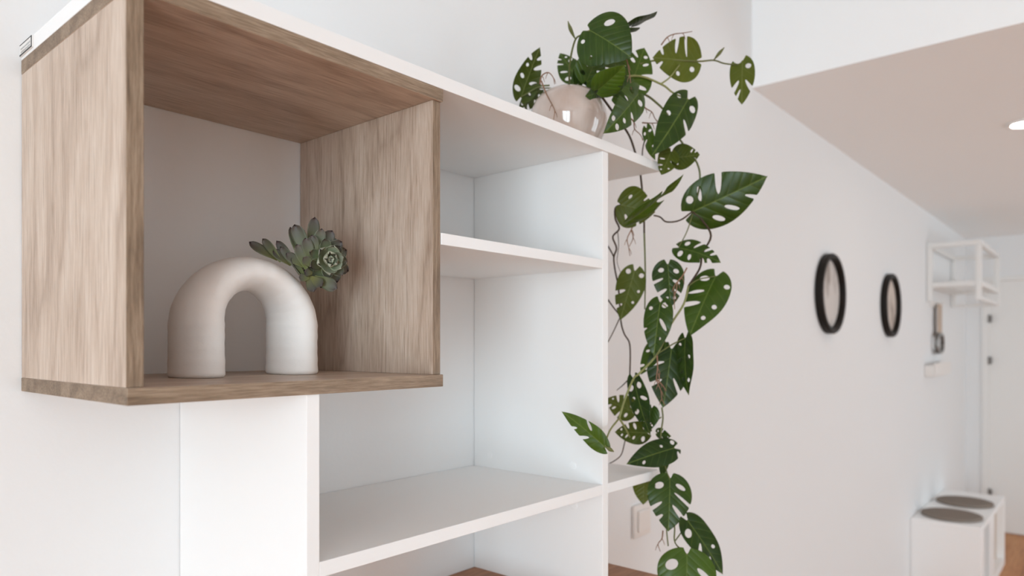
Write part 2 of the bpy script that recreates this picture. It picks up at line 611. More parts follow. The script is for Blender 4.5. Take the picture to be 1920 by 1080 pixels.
def succ_leaf(length, width, thick, cup, curl):
    """thick spoon-shaped leaf, base at the origin, along +Y, upper side +Z"""
    bm = bmesh.new()
    uvl = bm.loops.layers.uv.new('UVMap')
    NY, NX = 12, 8
    grids = []
    for side in (1, -1):
        g = []
        for j in range(NY + 1):
            s = j / NY
            w = width * 0.5 * (0.34 + 0.66 * math.sin(min(1, s / 0.66) * math.pi / 2) ** 1.4)
            if s > 0.66:
                w *= max(0.0, 1 - ((s - 0.66) / 0.34) ** 2.1) ** 0.62
            row = []
            for i in range(NX + 1):
                x = -1 + 2 * i / NX
                th = thick * math.sqrt(max(0.0, 1 - x * x)) * (0.55 + 0.45 * math.sin(s * math.pi)) * (1 if s < 1 else 0)
                z = cup * width * x * x * (0.4 + 0.6 * s) + curl * length * s * s
                z += th * (0.35 if side > 0 else -0.9)
                row.append((x * w, s * length, z, x, s))
            g.append(row)
        grids.append(g)
    for gi, g in enumerate(grids):
        vs = [[bm.verts.new(p[:3]) for p in row] for row in g]
        for j in range(NY):
            for i in range(NX):
                q = [(j, i), (j, i + 1), (j + 1, i + 1), (j + 1, i)]
                if gi:
                    q = q[::-1]
                try:
                    f = bm.faces.new([vs[a][b] for a, b in q])
                except ValueError:
                    continue
                for lp, (a, b) in zip(f.loops, q):
                    lp[uvl].uv = (g[a][b][3], g[a][b][4])
    bmesh.ops.remove_doubles(bm, verts=bm.verts, dist=0.00004)
    return bm


succ_base = at(566, 520, 0.885)
succ = thing('succulent', succ_base,
             'grey-green succulent rosette with purplish leaf tips stuck into the arch vase', 'succulent')
rc = at(614, 487, 0.872)
RT = Vector((SA, -CA, 0))
UP = Vector((0, 0, 1))
TO = Vector((-CA, -SA, 0))
axis = (RT * 0.50 + UP * -0.06 + TO * 0.80).normalized()
e1 = (RT - axis * RT.dot(axis)).normalized()
e2 = axis.cross(e1).normalized()
if e2.z < 0:
    e2 = -e2
rnd = random.Random(11)
bm = bmesh.new()
add_tube(bm, catmull([succ_base, at(585, 508, 0.885), rc - axis * 0.004]), lambda s: 0.006 - 0.002 * s, 10)
for v in bm.verts:
    v.co -= succ_base
bm_obj('stem', bm, M['succ'], succ, (0, 0, 0), True)
whorls = [  # count, leaf length, width, lean (0 flat, 1 upright), phase, set back, cup
    (3, 0.0105, 0.0110, 0.95, 0.2, 0.005, 0.30),
    (5, 0.0160, 0.0150, 0.70, 0.7, 0.003, 0.28),
    (6, 0.0220, 0.0175, 0.44, 0.3, -0.001, 0.24),
    (7, 0.0255, 0.0155, 0.25, 0.9, -0.005, 0.20),
    (8, 0.0315, 0.0165, 0.00, 0.4, -0.010, 0.16),
    (7, 0.0350, 0.0165, -0.28, 0.1, -0.017, 0.14),
]
for cnt, ln, wd, lean, ph, back, cup in whorls:
    for k in range(cnt):
        q = ph + 2 * math.pi * (k + rnd.uniform(-0.12, 0.12)) / cnt
        rad = e1 * math.cos(q) + e2 * math.sin(q)
        lk = ln * rnd.uniform(0.9, 1.1)
        # leaves on the far left sweep back towards the vase
        d = (rad * math.cos(lean * 1.35) + axis * math.sin(lean * 1.35)).normalized()
        base = rc + axis * back + rad * 0.0012
        n = (axis - d * axis.dot(d))
        n = n.normalized() if lean < 0.93 else (-rad - d * (-rad).dot(d)).normalized()
        x = d.cross(n).normalized()
        bm = succ_leaf(lk, wd * rnd.uniform(0.9, 1.1), 0.0022, cup, 0.10 if lean > 0 else 0.04)
        o = bm_obj('leaf', bm, M['succ_heart'] if lean > 0.4 else M['succ'], succ, None, True)
        place(o, succ, base, Matrix((x, d, n)).transposed())
side_leaves = [  # base u v d, tip u v d, width, roll
    (520, 487, 0.872, 467, 456, 0.870, 0.0125, 25), (527, 490, 0.868, 495, 447, 0.868, 0.0125, -30),
    (545, 497, 0.868, 512, 470, 0.868, 0.012, 20), (560, 505, 0.867, 528, 462, 0.865, 0.0125, -25),
    (572, 520, 0.866, 545, 485, 0.862, 0.011, 30), (575, 528, 0.865, 548, 497, 0.860, 0.009, 70),
    (566, 492, 0.872, 541, 428, 0.874, 0.014, 40), (578, 484, 0.872, 554, 421, 0.868, 0.0185, -15),
    (584, 476, 0.880, 588, 408, 0.884, 0.016, 20), (590, 480, 0.872, 603, 428, 0.868, 0.0145, 10),
    (575, 505, 0.864, 556, 458, 0.858, 0.013, 10), (578, 515, 0.864, 590, 548, 0.858, 0.014, 15),
    (588, 500, 0.862, 568, 482, 0.852, 0.012, 0), (585, 512, 0.862, 570, 510, 0.852, 0.011, 0),
    (590, 520, 0.864, 634, 541, 0.862, 0.0165, 5),
    (556, 500, 0.870, 520, 452, 0.872, 0.0115, -10), (570, 500, 0.866, 536, 476, 0.860, 0.0125, 15),
    (586, 494, 0.866, 572, 446, 0.860, 0.0150, 5), (594, 482, 0.868, 586, 440, 0.862, 0.0135, -15),
    (580, 522, 0.862, 560, 520, 0.856, 0.0105, 20), (584, 520, 0.861, 606, 536, 0.855, 0.0130, 0),
    (598, 478, 0.876, 622, 432, 0.880, 0.0165, 10), (604, 480, 0.876, 640, 452, 0.882, 0.0165, 15),
]
for bu, bv, bd, tu, tv, td, wd, roll in side_leaves:
    b_, t_ = at(bu, bv, bd), at(tu, tv, td)
    bm = succ_leaf((t_ - b_).length, wd, 0.0022, 0.14, 0.05)
    o = bm_obj('leaf', bm, M['succ_outer'], succ, None, True)
    place(o, succ, b_, frame(b_, t_, roll))


# ------------------------------------------------------------------ trailing plant
def leaf_material(name, deep, fresh, vein, rough, trans):
    m, n, L, b = nt(name)
    uv = n.new('ShaderNodeUVMap')
    sep = n.new('ShaderNodeSeparateXYZ')
    L.new(uv.outputs['UV'], sep.inputs[0])

    def math_(op, a, c=None, d=None):
        q = n.new('ShaderNodeMath')
        q.operation = op
        for i, s in enumerate((a, c, d)):
            if s is None:
                continue
            if isinstance(s, (int, float)):
                q.inputs[i].default_value = s
            else:
                L.new(s, q.inputs[i])
        return q.outputs[0]
    ax = math_('ABSOLUTE', sep.outputs['X'])
    mid = math_('LESS_THAN', ax, 0.009)
    ph = math_('MULTIPLY_ADD', ax, -0.85, sep.outputs['Y'])
    tri = math_('PINGPONG', math_('MULTIPLY', ph, 6.5), 0.5)
    lat = math_('LESS_THAN', tri, 0.035)
    vn = math_('MAXIMUM', mid, math_('MULTIPLY', lat, 0.45))
    tc = n.new('ShaderNodeTexCoord')
    ns = n.new('ShaderNodeTexNoise')
    ns.inputs['Scale'].default_value = 28
    ns.inputs['Detail'].default_value = 4
    L.new(tc.outputs['Object'], ns.inputs['Vector'])
    oi = n.new('ShaderNodeObjectInfo')
    fac = math_('ADD', math_('MULTIPLY', ns.outputs['Fac'], 0.8), math_('MULTIPLY_ADD', oi.outputs['Random'], 0.9, -0.42))
    mx = n.new('ShaderNodeMix')
    mx.data_type = 'RGBA'
    mx.clamp_factor = True
    mx.inputs['A'].default_value = (*deep, 1)
    mx.inputs['B'].default_value = (*fresh, 1)
    L.new(fac, mx.inputs['Factor'])
    mv = n.new('ShaderNodeMix')
    mv.data_type = 'RGBA'
    mv.inputs['B'].default_value = (*vein, 1)
    L.new(math_('MULTIPLY', vn, 0.6), mv.inputs['Factor'])
    L.new(mx.outputs['Result'], mv.inputs['A'])
    L.new(mv.outputs['Result'], b.inputs['Base Color'])
    b.inputs['Roughness'].default_value = rough
    spec(b, 0.28)
    bp = n.new('ShaderNodeBump')
    bp.inputs['Strength'].default_value = 0.55
    bp.inputs['Distance'].default_value = 0.003
    L.new(math_('SMOOTH_MIN', tri, 0.28, 0.2), bp.inputs['Height'])
    L.new(bp.outputs['Normal'], b.inputs['Normal'])
    tr = n.new('ShaderNodeBsdfTranslucent')
    tr.inputs['Color'].default_value = (fresh[0] * 1.5, fresh[1] * 1.5, fresh[2], 1)
    ms = n.new('ShaderNodeMixShader')
    ms.inputs['Fac'].default_value = trans
    L.new(b.outputs[0], ms.inputs[1])
    L.new(tr.outputs[0], ms.inputs[2])
    L.new(ms.outputs[0], n['Material Output'].inputs['Surface'])
    return m


M['leaf_top'] = leaf_material('leaf_upper_side', (0.012, 0.032, 0.0025), (0.062, 0.115, 0.008), (0.13, 0.18, 0.035), 0.36, 0.10)
M['leaf_under'] = leaf_material('leaf_under_side', (0.042, 0.060, 0.003), (0.10, 0.122, 0.008), (0.16, 0.18, 0.05), 0.5, 0.10)
M['stem_g'] = plain('green_stem', (0.115, 0.125, 0.040), 0.55, 0.3, var=0.3, vscale=40)
M['stem_y'] = plain('pale_green_stem', (0.22, 0.23, 0.085), 0.55, 0.3, var=0.2, vscale=40)
M['stem_b'] = plain('brown_stem', (0.060, 0.040, 0.024), 0.7, 0.2, var=0.35, vscale=60)
M['root'] = plain('aerial_root_brown', (0.22, 0.125, 0.080), 0.8, 0.2, var=0.35, vscale=60)


# holes and slits of the leaves that show most: side, start along the midrib, inner and outer reach, half width, slant
CUTS = {
    1: [(-1, 0.06, 0.40, 0.74, 0.055, 30), (-1, 0.46, 0.72, 1.5, 0.022, 35), (-1, 0.60, 0.75, 1.5, 0.020, 40),
        (1, -0.02, 0.42, 0.56, 0.036, 10), (1, 0.16, 0.66, 0.80, 0.030, 25), (1, 0.42, 0.72, 1.3, 0.024, 30), (1, 0.62, 0.70, 1.3, 0.02, 35)],
    18: [(-1, 0.00, 0.34, 0.66, 0.040, 12), (-1, 0.13, 0.22, 0.80, 0.022, 14), (-1, 0.36, 0.20, 1.7, 0.036, 22),
         (1, 0.02, 0.52, 0.88, 0.030, 48), (1, 0.26, 0.30, 0.66, 0.024, 52), (1, 0.56, 0.34, 1.5, 0.024, 52)],
    22: [(1, 0.05, 0.22, 0.70, 0.040, 16), (1, 0.26, 0.18, 0.92, 0.024, 22), (1, 0.46, 0.16, 1.6, 0.036, 26),
         (-1, 0.06, 0.62, 0.88, 0.036, 20), (-1, 0.40, 0.50, 0.72, 0.030, 30), (-1, 0.64, 0.35, 0.6, 0.028, 35)],
    12: [(1, 0.02, 0.45, 0.75, 0.030, 20), (1, 0.36, 0.55, 0.68, 0.030, 20), (-1, 0.02, 0.40, 0.70, 0.042, 30),
         (-1, 0.24, 0.35, 1.5, 0.026, 42)],
    33: [(1, 0.05, 0.30, 0.72, 0.055, 26), (1, 0.36, 0.34, 1.5, 0.034, 36), (1, 0.60, 0.40, 1.5, 0.034, 40),
         (-1, 0.04, 0.28, 0.74, 0.038, 28), (-1, 0.20, 0.18, 1.5, 0.026, 38), (-1, 0.44, 0.14, 1.1, 0.034, 50)],
    11: [(1, 0.26, 0.28, 1.5, 0.036, 66), (-1, 0.30, 0.25, 1.5, 0.036, 66), (-1, -0.04, 0.34, 0.62, 0.075, 10),
         (1, 0.02, 0.40, 0.62, 0.045, 40), (-1, 0.55, 0.15, 1.4, 0.022, 72)],
    24: [(1, 0.20, 0.22, 1.5, 0.026, 22), (1, 0.48, 0.28, 1.5, 0.030, 34), (-1, 0.34, 0.26, 1.2, 0.026, 58),
         (-1, 0.06, 0.45, 0.95, 0.030, 40)],
    10: [(-1, 0.46, 0.30, 1.6, 0.034, 2), (-1, 0.20, 0.08, 1.5, 0.022, 14), (1, 0.02, 0.30, 0.55, 0.045, 20),
         (1, 0.70, 0.25, 1.6, 0.034, 48), (1, 0.36, 0.55, 0.76, 0.040, 10), (-1, 0.72, 0.35, 1.5, 0.03, 30)],
    23: [(1, 0.04, 0.50, 0.72, 0.030, 30), (-1, 0.02, 0.25, 0.50, 0.048, 20), (-1, 0.26, 0.12, 0.66, 0.026, 58),
         (1, 0.40, 0.72, 1.4, 0.022, 30), (-1, 0.60, 0.25, 0.5, 0.022, 50)],
    21: [(-1, 0.00, 0.30, 0.62, 0.042, 20), (-1, 0.36, 0.24, 1.5, 0.030, 36), (-1, 0.64, 0.28, 1.4, 0.026, 42),
         (1, 0.00, 0.50, 0.70, 0.040, 20), (1, 0.30, 0.62, 0.74, 0.024, 20), (1, 0.55, 0.62, 0.74, 0.024, 20)],
    32: [(1, 0.20, 0.30, 0.48, 0.026, 20), (1, -0.03, 0.36, 0.60, 0.038, 10), (-1, 0.58, 0.32, 0.60, 0.022, 55), (-1, -0.04, 0.35, 1.3, 0.032, 5)],
    37: [(1, 0.04, 0.34, 0.76, 0.075, 30), (-1, 0.06, 0.36, 0.92, 0.042, 42), (-1, 0.26, 0.25, 1.4, 0.034, 40), (1, 0.4, 0.3, 1.4, 0.034, 35)],
    36: [(1, 0.06, 0.30, 0.78, 0.050, 40), (1, 0.34, 0.22, 1.4, 0.032, 48), (-1, 0.50, 0.40, 0.60, 0.028, 30), (1, 0.62, 0.2, 1.4, 0.026, 50)],
    16: [(-1, 0.05, 0.40, 0.75, 0.034, 30), (1, 0.05, 0.38, 0.60, 0.034, 30), (1, 0.40, 0.40, 1.4, 0.030, 40), (-1, 0.45, 0.35, 1.5, 0.036, 20), (-1, 0.2, 0.4, 0.6, 0.03, 30)],
    17: [(1, 0.45, 0.10, 1.5, 0.05, 60), (-1, 0.5, 0.4, 1.5, 0.03, 50)],
    29: [(1, 0.30, 0.30, 0.85, 0.022, 60), (-1, 0.28, 0.35, 1.4, 0.024, 55), (-1, 0.55, 0.5, 1.4, 0.020, 55)],
    34: [], 35: [], 2: [], 41: [], 42: [], 7: [(1, 0.3, 0.6, 1.4, 0.02, 30)],
}


def leaf_bm(length, width, seed, slit_p=0.45, fold=0.18, curl=0.35, edge=0.25):
    rnd = random.Random(seed)
    W = 0.5 * width / length               # half width with unit length
    back = 0.13

    def w(y):
        s = (y + back) / (1 + back)
        if s <= 0 or s >= 1:
            return 0.0
        if s < 0.38:
            return W * max(0.0, 1 - (1 - s / 0.38) ** 2.2) ** 0.5
        return W * (1 - ((s - 0.38) / 0.62) ** 1.8) ** 0.95
    cuts = []

    def cut(sg, y, inner, outer, rb, deg):
        rb *= 1.18
        ang = math.radians(deg)
        wy = max(0.02, w(min(0.9, y + 0.1)))
        xi, xo = inner * wy, outer * wy
        ln = (xo - xi) / max(0.3, math.cos(ang))
        cx, cy = (xi + xo) / 2, y + (xi + xo) / 2 * math.tan(ang)
        cuts.append((sg * cx, cy, sg * math.cos(ang), math.sin(ang), max(ln / 2, rb), rb))
    if seed in CUTS:
        for c_ in CUTS[seed]:
            cut(*c_)
    else:
        for sg in (-1, 1):
            for k, y in enumerate((0.08, 0.30, 0.52, 0.70)):
                y += rnd.uniform(-0.03, 0.03)
                p = rnd.random()
                deg = (15, 26, 36, 44)[k] + rnd.uniform(-6, 6)
                if length < 0.06 and rnd.random() < 0.45:
                    continue
                if p < slit_p and k >= 1:
                    cut(sg, y, rnd.uniform(0.22, 0.4), 1.5, rnd.uniform(0.026, 0.042), deg)
                elif p < slit_p + 0.38:
                    cut(sg, y, rnd.uniform(0.22, 0.32), rnd.uniform(0.6, 0.85), rnd.uniform(0.024, 0.034) * (1.5 if k == 0 else 1), deg)
                elif p < slit_p + 0.5:
                    cut(sg, y, 0.45, 0.6, 0.030, deg)

    def Fn(x, y):
        f = min(w(y) - abs(x), (y + 2.2 * max(0.0, abs(x) - 0.012)) * 0.4 + 0.003)
        for cx, cy, dx, dy, ra, rb in cuts:
            a = (x - cx) * dx + (y - cy) * dy
            b = -(x - cx) * dy + (y - cy) * dx
            g = (math.sqrt((a / ra) ** 2 + (b / rb) ** 2) - 1) * rb
            f = min(f, g)
        return f
    NX, NY = 40, 50
    xs = [(-1.04 + 2.08 * i / NX) * W for i in range(NX + 1)]
    ys = [-back - 0.01 + (1.02 + back) * j / NY for j in range(NY + 1)]
    val = [[Fn(x, y) for x in xs] for y in ys]
    # bent midrib
    ph = rnd.uniform(0, 6.28)

    def shape(x, y):
        yy = max(-0.2, y)
        if abs(curl) < 1e-4:
            cy, cz, th = yy, 0.0, 0.0
        else:
            th = curl * yy
            cy, cz = math.sin(th) / curl, -(1 - math.cos(th)) / curl
        z = fold * abs(x) - edge * x * x / max(W, 0.05) + 0.018 * math.sin(9 * y + ph + (2 if x > 0 else 0)) * min(1, abs(x) / W)
        return Vector((x, cy + z * math.sin(th), cz + z * math.cos(th)))
    tip = shape(0, 1.0)
    ra = math.atan2(tip.z, tip.y)
    Rm = Matrix.Rotation(-ra, 3, 'X')
    sc = length / tip.length
    bm = bmesh.new()
    uvl = bm.loops.layers.uv.new('UVMap')
    cache, uvc = {}, {}

    def vert(key, x, y):
        if key not in cache:
            v = bm.verts.new((Rm @ shape(x, y)) * sc)
            cache[key] = v
            uvc[v] = (x, y)
        return cache[key]
    for j in range(NY):
        for i in range(NX):
            cs = [(i, j), (i + 1, j), (i + 1, j + 1), (i, j + 1)]
            poly = []
            for q in range(4):
                (i0, j0), (i1, j1) = cs[q], cs[(q + 1) % 4]
                f0, f1 = val[j0][i0], val[j1][i1]
                if f0 > 0:
                    poly.append(vert((i0, j0), xs[i0], ys[j0]))
                if (f0 > 0) != (f1 > 0):
                    t = f0 / (f0 - f1)
                    t = min(0.96, max(0.04, t))
                    key = tuple(sorted(((i0, j0), (i1, j1))))
                    poly.append(vert(key, xs[i0] + t * (xs[i1] - xs[i0]), ys[j0] + t * (ys[j1] - ys[j0])))
            if len(poly) >= 3:
                try:
                    f = bm.faces.new(poly)
                    for lp in f.loops:
                        lp[uvl].uv = uvc[lp.vert]
                except ValueError:
                    pass
    return bm


pot_c = at(1066, 200, 1.27)
pot_c.z = zt2 + 0.0003
plant = thing('potted_plant', pot_c,
              'trailing artificial swiss cheese plant in a glazed pale pink pot on top of the bookcase', 'plant')

# pot
m, n, L, b = nt('pale_pink_glaze')
tc = n.new('ShaderNodeTexCoord')
ns = n.new('ShaderNodeTexNoise')
ns.inputs['Scale'].default_value = 9
ns.inputs['Detail'].default_value = 5
ns.inputs['Distortion'].default_value = 0.6
mp = n.new('ShaderNodeMapping')
mp.inputs['Scale'].default_value = (2.2, 2.2, 0.5)
L.new(tc.outputs['Object'], mp.inputs[0])
L.new(mp.outputs[0], ns.inputs['Vector'])
r = n.new('ShaderNodeValToRGB')
r.color_ramp.elements[0].position, r.color_ramp.elements[0].color = 0.3, (0.40, 0.30, 0.25, 1)
r.color_ramp.elements[1].position, r.color_ramp.elements[1].color = 0.7, (0.55, 0.46, 0.41, 1)
L.new(ns.outputs['Fac'], r.inputs[0])
L.new(r.outputs[0], b.inputs['Base Color'])
b.inputs['Roughness'].default_value = 0.07
spec(b, 0.6)
b.inputs['Coat Weight'].default_value = 0.4
b.inputs['Coat Roughness'].default_value = 0.04
M['glaze'] = m
bm = bmesh.new()
prof = [(0.040, 0.0), (0.046, 0.003), (0.055, 0.020), (0.064, 0.042), (0.0688, 0.066), (0.0678, 0.086), (0.0610, 0.106),
        (0.0500, 0.120), (0.0415, 0.1265), (0.0385, 0.1275), (0.0365, 0.1262), (0.038, 0.121), (0.048, 0.112)]
# smooth the profile
pp = catmull([Vector((a, 0, c)) for a, c in prof], 4)
add_lathe(bm, [(p.x, p.z * 0.89) for p in pp], 56)
bm_obj('pot', bm, M['glaze'], plant, (0, 0, 0), True)
bm = bmesh.new()
add_lathe(bm, [(0.030, 0.110), (0.047, 0.1125), (0.042, 0.119), (0.030, 0.128), (0.012, 0.131)], 24)
for v in bm.verts:
    v.co += Vector((0, 0, -0.012 + 0.006 * noise.noise(v.co * 90)))
bm_obj('moss', bm, M['soil'], plant, (0, 0, 0), True)

# base (u, v, dist), tip (u, v, dist), apparent width px, roll, seed, slit chance, fold, curl
LEAVES = [
    (1106, 57, 1.18, 1184, 108, 1.16, 106, -18, 1, 0.25, 0.10, 0.45),
    (1186, 48, 1.24, 1232, 22, 1.20, 15, 72, 2, 0.3, 0.1, 0.2),
    (1180, 60, 1.25, 1200, 52, 1.24, 9, 70, 41, 0.3, 0.1, 0.2),
    (977, 182, 1.32, 1012, 89, 1.30, 48, 200, 3, 0.55, 0.1, 0.2),
    (1012, 168, 1.38, 972, 208, 1.34, 34, 160, 4, 0.7, 0.1, 0.2),
    (1082, 150, 1.33, 1050, 100, 1.36, 46, 20, 5, 0.4, 0.1, 0.3),
    (1100, 152, 1.30, 1125, 88, 1.30, 60, 20, 6, 0.6, 0.1, 0.3),
    (1122, 168, 1.20, 1172, 122, 1.17, 52, 30, 7, 0.3, 0.35, 0.3),
    (1128, 172, 1.24, 1098, 180, 1.20, 34, -10, 42, 0.2, 0.2, 0.3),
    (1180, 168, 1.27, 1208, 90, 1.29, 74, 10, 8, 0.4, 0.12, 0.2),
    (1160, 150, 1.31, 1148, 92, 1.33, 62, 15, 45, 0.3, 0.12, 0.2),
    (1085, 158, 1.31, 1118, 118, 1.33, 50, 20, 46, 0.5, 0.12, 0.2),
    (1150, 180, 1.22, 1190, 150, 1.24, 60, 10, 43, 0.2, 0.12, 0.2),
    (1196, 176, 1.20, 1132, 250, 1.15, 58, -25, 9, 0.35, 0.30, 0.35),
    (1305, 114, 1.32, 1224, 108, 1.29, 80, 190, 10, 0.6, 0.08, 0.15),
    (1392, 114, 1.36, 1391, 196, 1.33, 46, 172, 11, 0.85, 0.10, 0.25),
    (1290, 186, 1.30, 1223, 291, 1.26, 66, -15, 12, 0.3, 0.22, 0.35),
    (1264, 296, 1.33, 1312, 290, 1.30, 48, 170, 13, 0.3, 0.12, 0.2),
    (1258, 285, 1.31, 1240, 328, 1.29, 40, 175, 14, 0.2, 0.1, 0.2),
    (1212, 240, 1.30, 1228, 300, 1.29, 22, 40, 15, 0.1, 0.2, 0.2),
    (1164, 384, 1.34, 1228, 398, 1.33, 78, 185, 16, 0.35, 0.08, 0.25),
    (1180, 414, 1.28, 1281, 328, 1.26, 22, 62, 17, 0.6, 0.30, 0.3),
    (1298, 397, 1.35, 1438, 331, 1.30, 100, 8, 18, 0.35, 0.12, 0.25),
    (1273, 464, 1.33, 1351, 492, 1.28, 44, -35, 19, 0.55, 0.2, 0.35),
    (1252, 496, 1.30, 1257, 577, 1.29, 60, -15, 20, 0.5, 0.15, 0.2),
    (1190, 508, 1.38, 1163, 600, 1.36, 54, 175, 21, 0.4, 0.08, 0.2),
    (1342, 518, 1.33, 1293, 630, 1.29, 76, 15, 22, 0.45, 0.15, 0.3),
    (1238, 567, 1.29, 1226, 668, 1.27, 54, 10, 23, 0.3, 0.2, 0.3),
    (1259, 655, 1.32, 1243, 764, 1.30, 80, -10, 24, 0.45, 0.1, 0.25),
    (1285, 634, 1.29, 1291, 740, 1.28, 32, 45, 25, 0.4, 0.25, 0.3),
    (1236, 640, 1.33, 1202, 702, 1.33, 36, 30, 26, 0.3, 0.15, 0.2),
    (1189, 711, 1.28, 1219, 815, 1.27, 36, 40, 27, 0.35, 0.22, 0.3),
    (1222, 765, 1.31, 1212, 812, 1.31, 34, 20, 44, 0.3, 0.2, 0.2),
    (1186, 772, 1.38, 1136, 748, 1.37, 48, 185, 28, 0.5, 0.1, 0.2),
    (1134, 838, 1.13, 1054, 772, 1.10, 38, 20, 29, 0.35, 0.30, 0.3),
    (1214, 812, 1.33, 1153, 810, 1.31, 44, 165, 30, 0.55, 0.15, 0.3),
    (1232, 812, 1.33, 1258, 818, 1.31, 22, 30, 31, 0.3, 0.15, 0.3),
    (1264, 840, 1.30, 1175, 870, 1.27, 52, 12, 32, 0.25, 0.15, 0.35),
    (1256, 898, 1.27, 1253, 996, 1.24, 82, -8, 33, 0.55, 0.20, 0.35),
    (1208, 895, 1.38, 1206, 946, 1.38, 42, 175, 34, 0.1, 0.1, 0.2),
    (1246, 860, 1.31, 1241, 894, 1.30, 18, 30, 35, 0.0, 0.1, 0.2),
    (1289, 976, 1.29, 1355, 1076, 1.26, 52, -30, 36, 0.55, 0.28, 0.25),
    (1288, 1040, 1.25, 1286, 1150, 1.22, 108, -8, 37, 0.5, 0.18, 0.3),
]
SHORT = (1186, 48), (1180, 60)
for bu, bv, bd, tu, tv, td, wpx, roll, seed, sp, fold, curl in LEAVES:
    b_, t_ = at(bu, bv, bd), at(tu, tv, td)
    ln = (t_ - b_).length
    c_ = abs(math.cos(math.radians(roll)))
    wd = wpx * (bd + td) / 2 / F_PX / max(c_, 0.30)
    bm = leaf_bm(ln, wd, seed, sp, fold, curl)
    bmesh.ops.recalc_face_normals(bm, faces=bm.faces)
    bm.normal_update()
    if sum(f.normal.z for f in bm.faces) < 0:
        bmesh.ops.reverse_faces(bm, faces=bm.faces)
    me = bpy.data.meshes.new('leaf')
    bm.to_mesh(me)
    bm.free()
    o = me_obj('leaf', me, [M['leaf_top'], M['leaf_under']], None, None, True)
    place(o, plant, b_, frame(b_, t_, roll))
    so = o.modifiers.new('thickness', 'SOLIDIFY')
    so.thickness = 0.0007
    so.offset = -1
    so.material_offset = 1
    so.material_offset_rim = 0


def stem(name, mat, pts, r0, r1):
    P = [at(*p) for p in pts]
    bm = bmesh.new()
    add_tube(bm, catmull(P, 5), lambda s: r0 + (r1 - r0) * s, 7)
    o0 = P[0]
    for v in bm.verts:
        v.co -= o0
    return bm_obj(name, bm, mat, plant, o0 - plant.location, True)


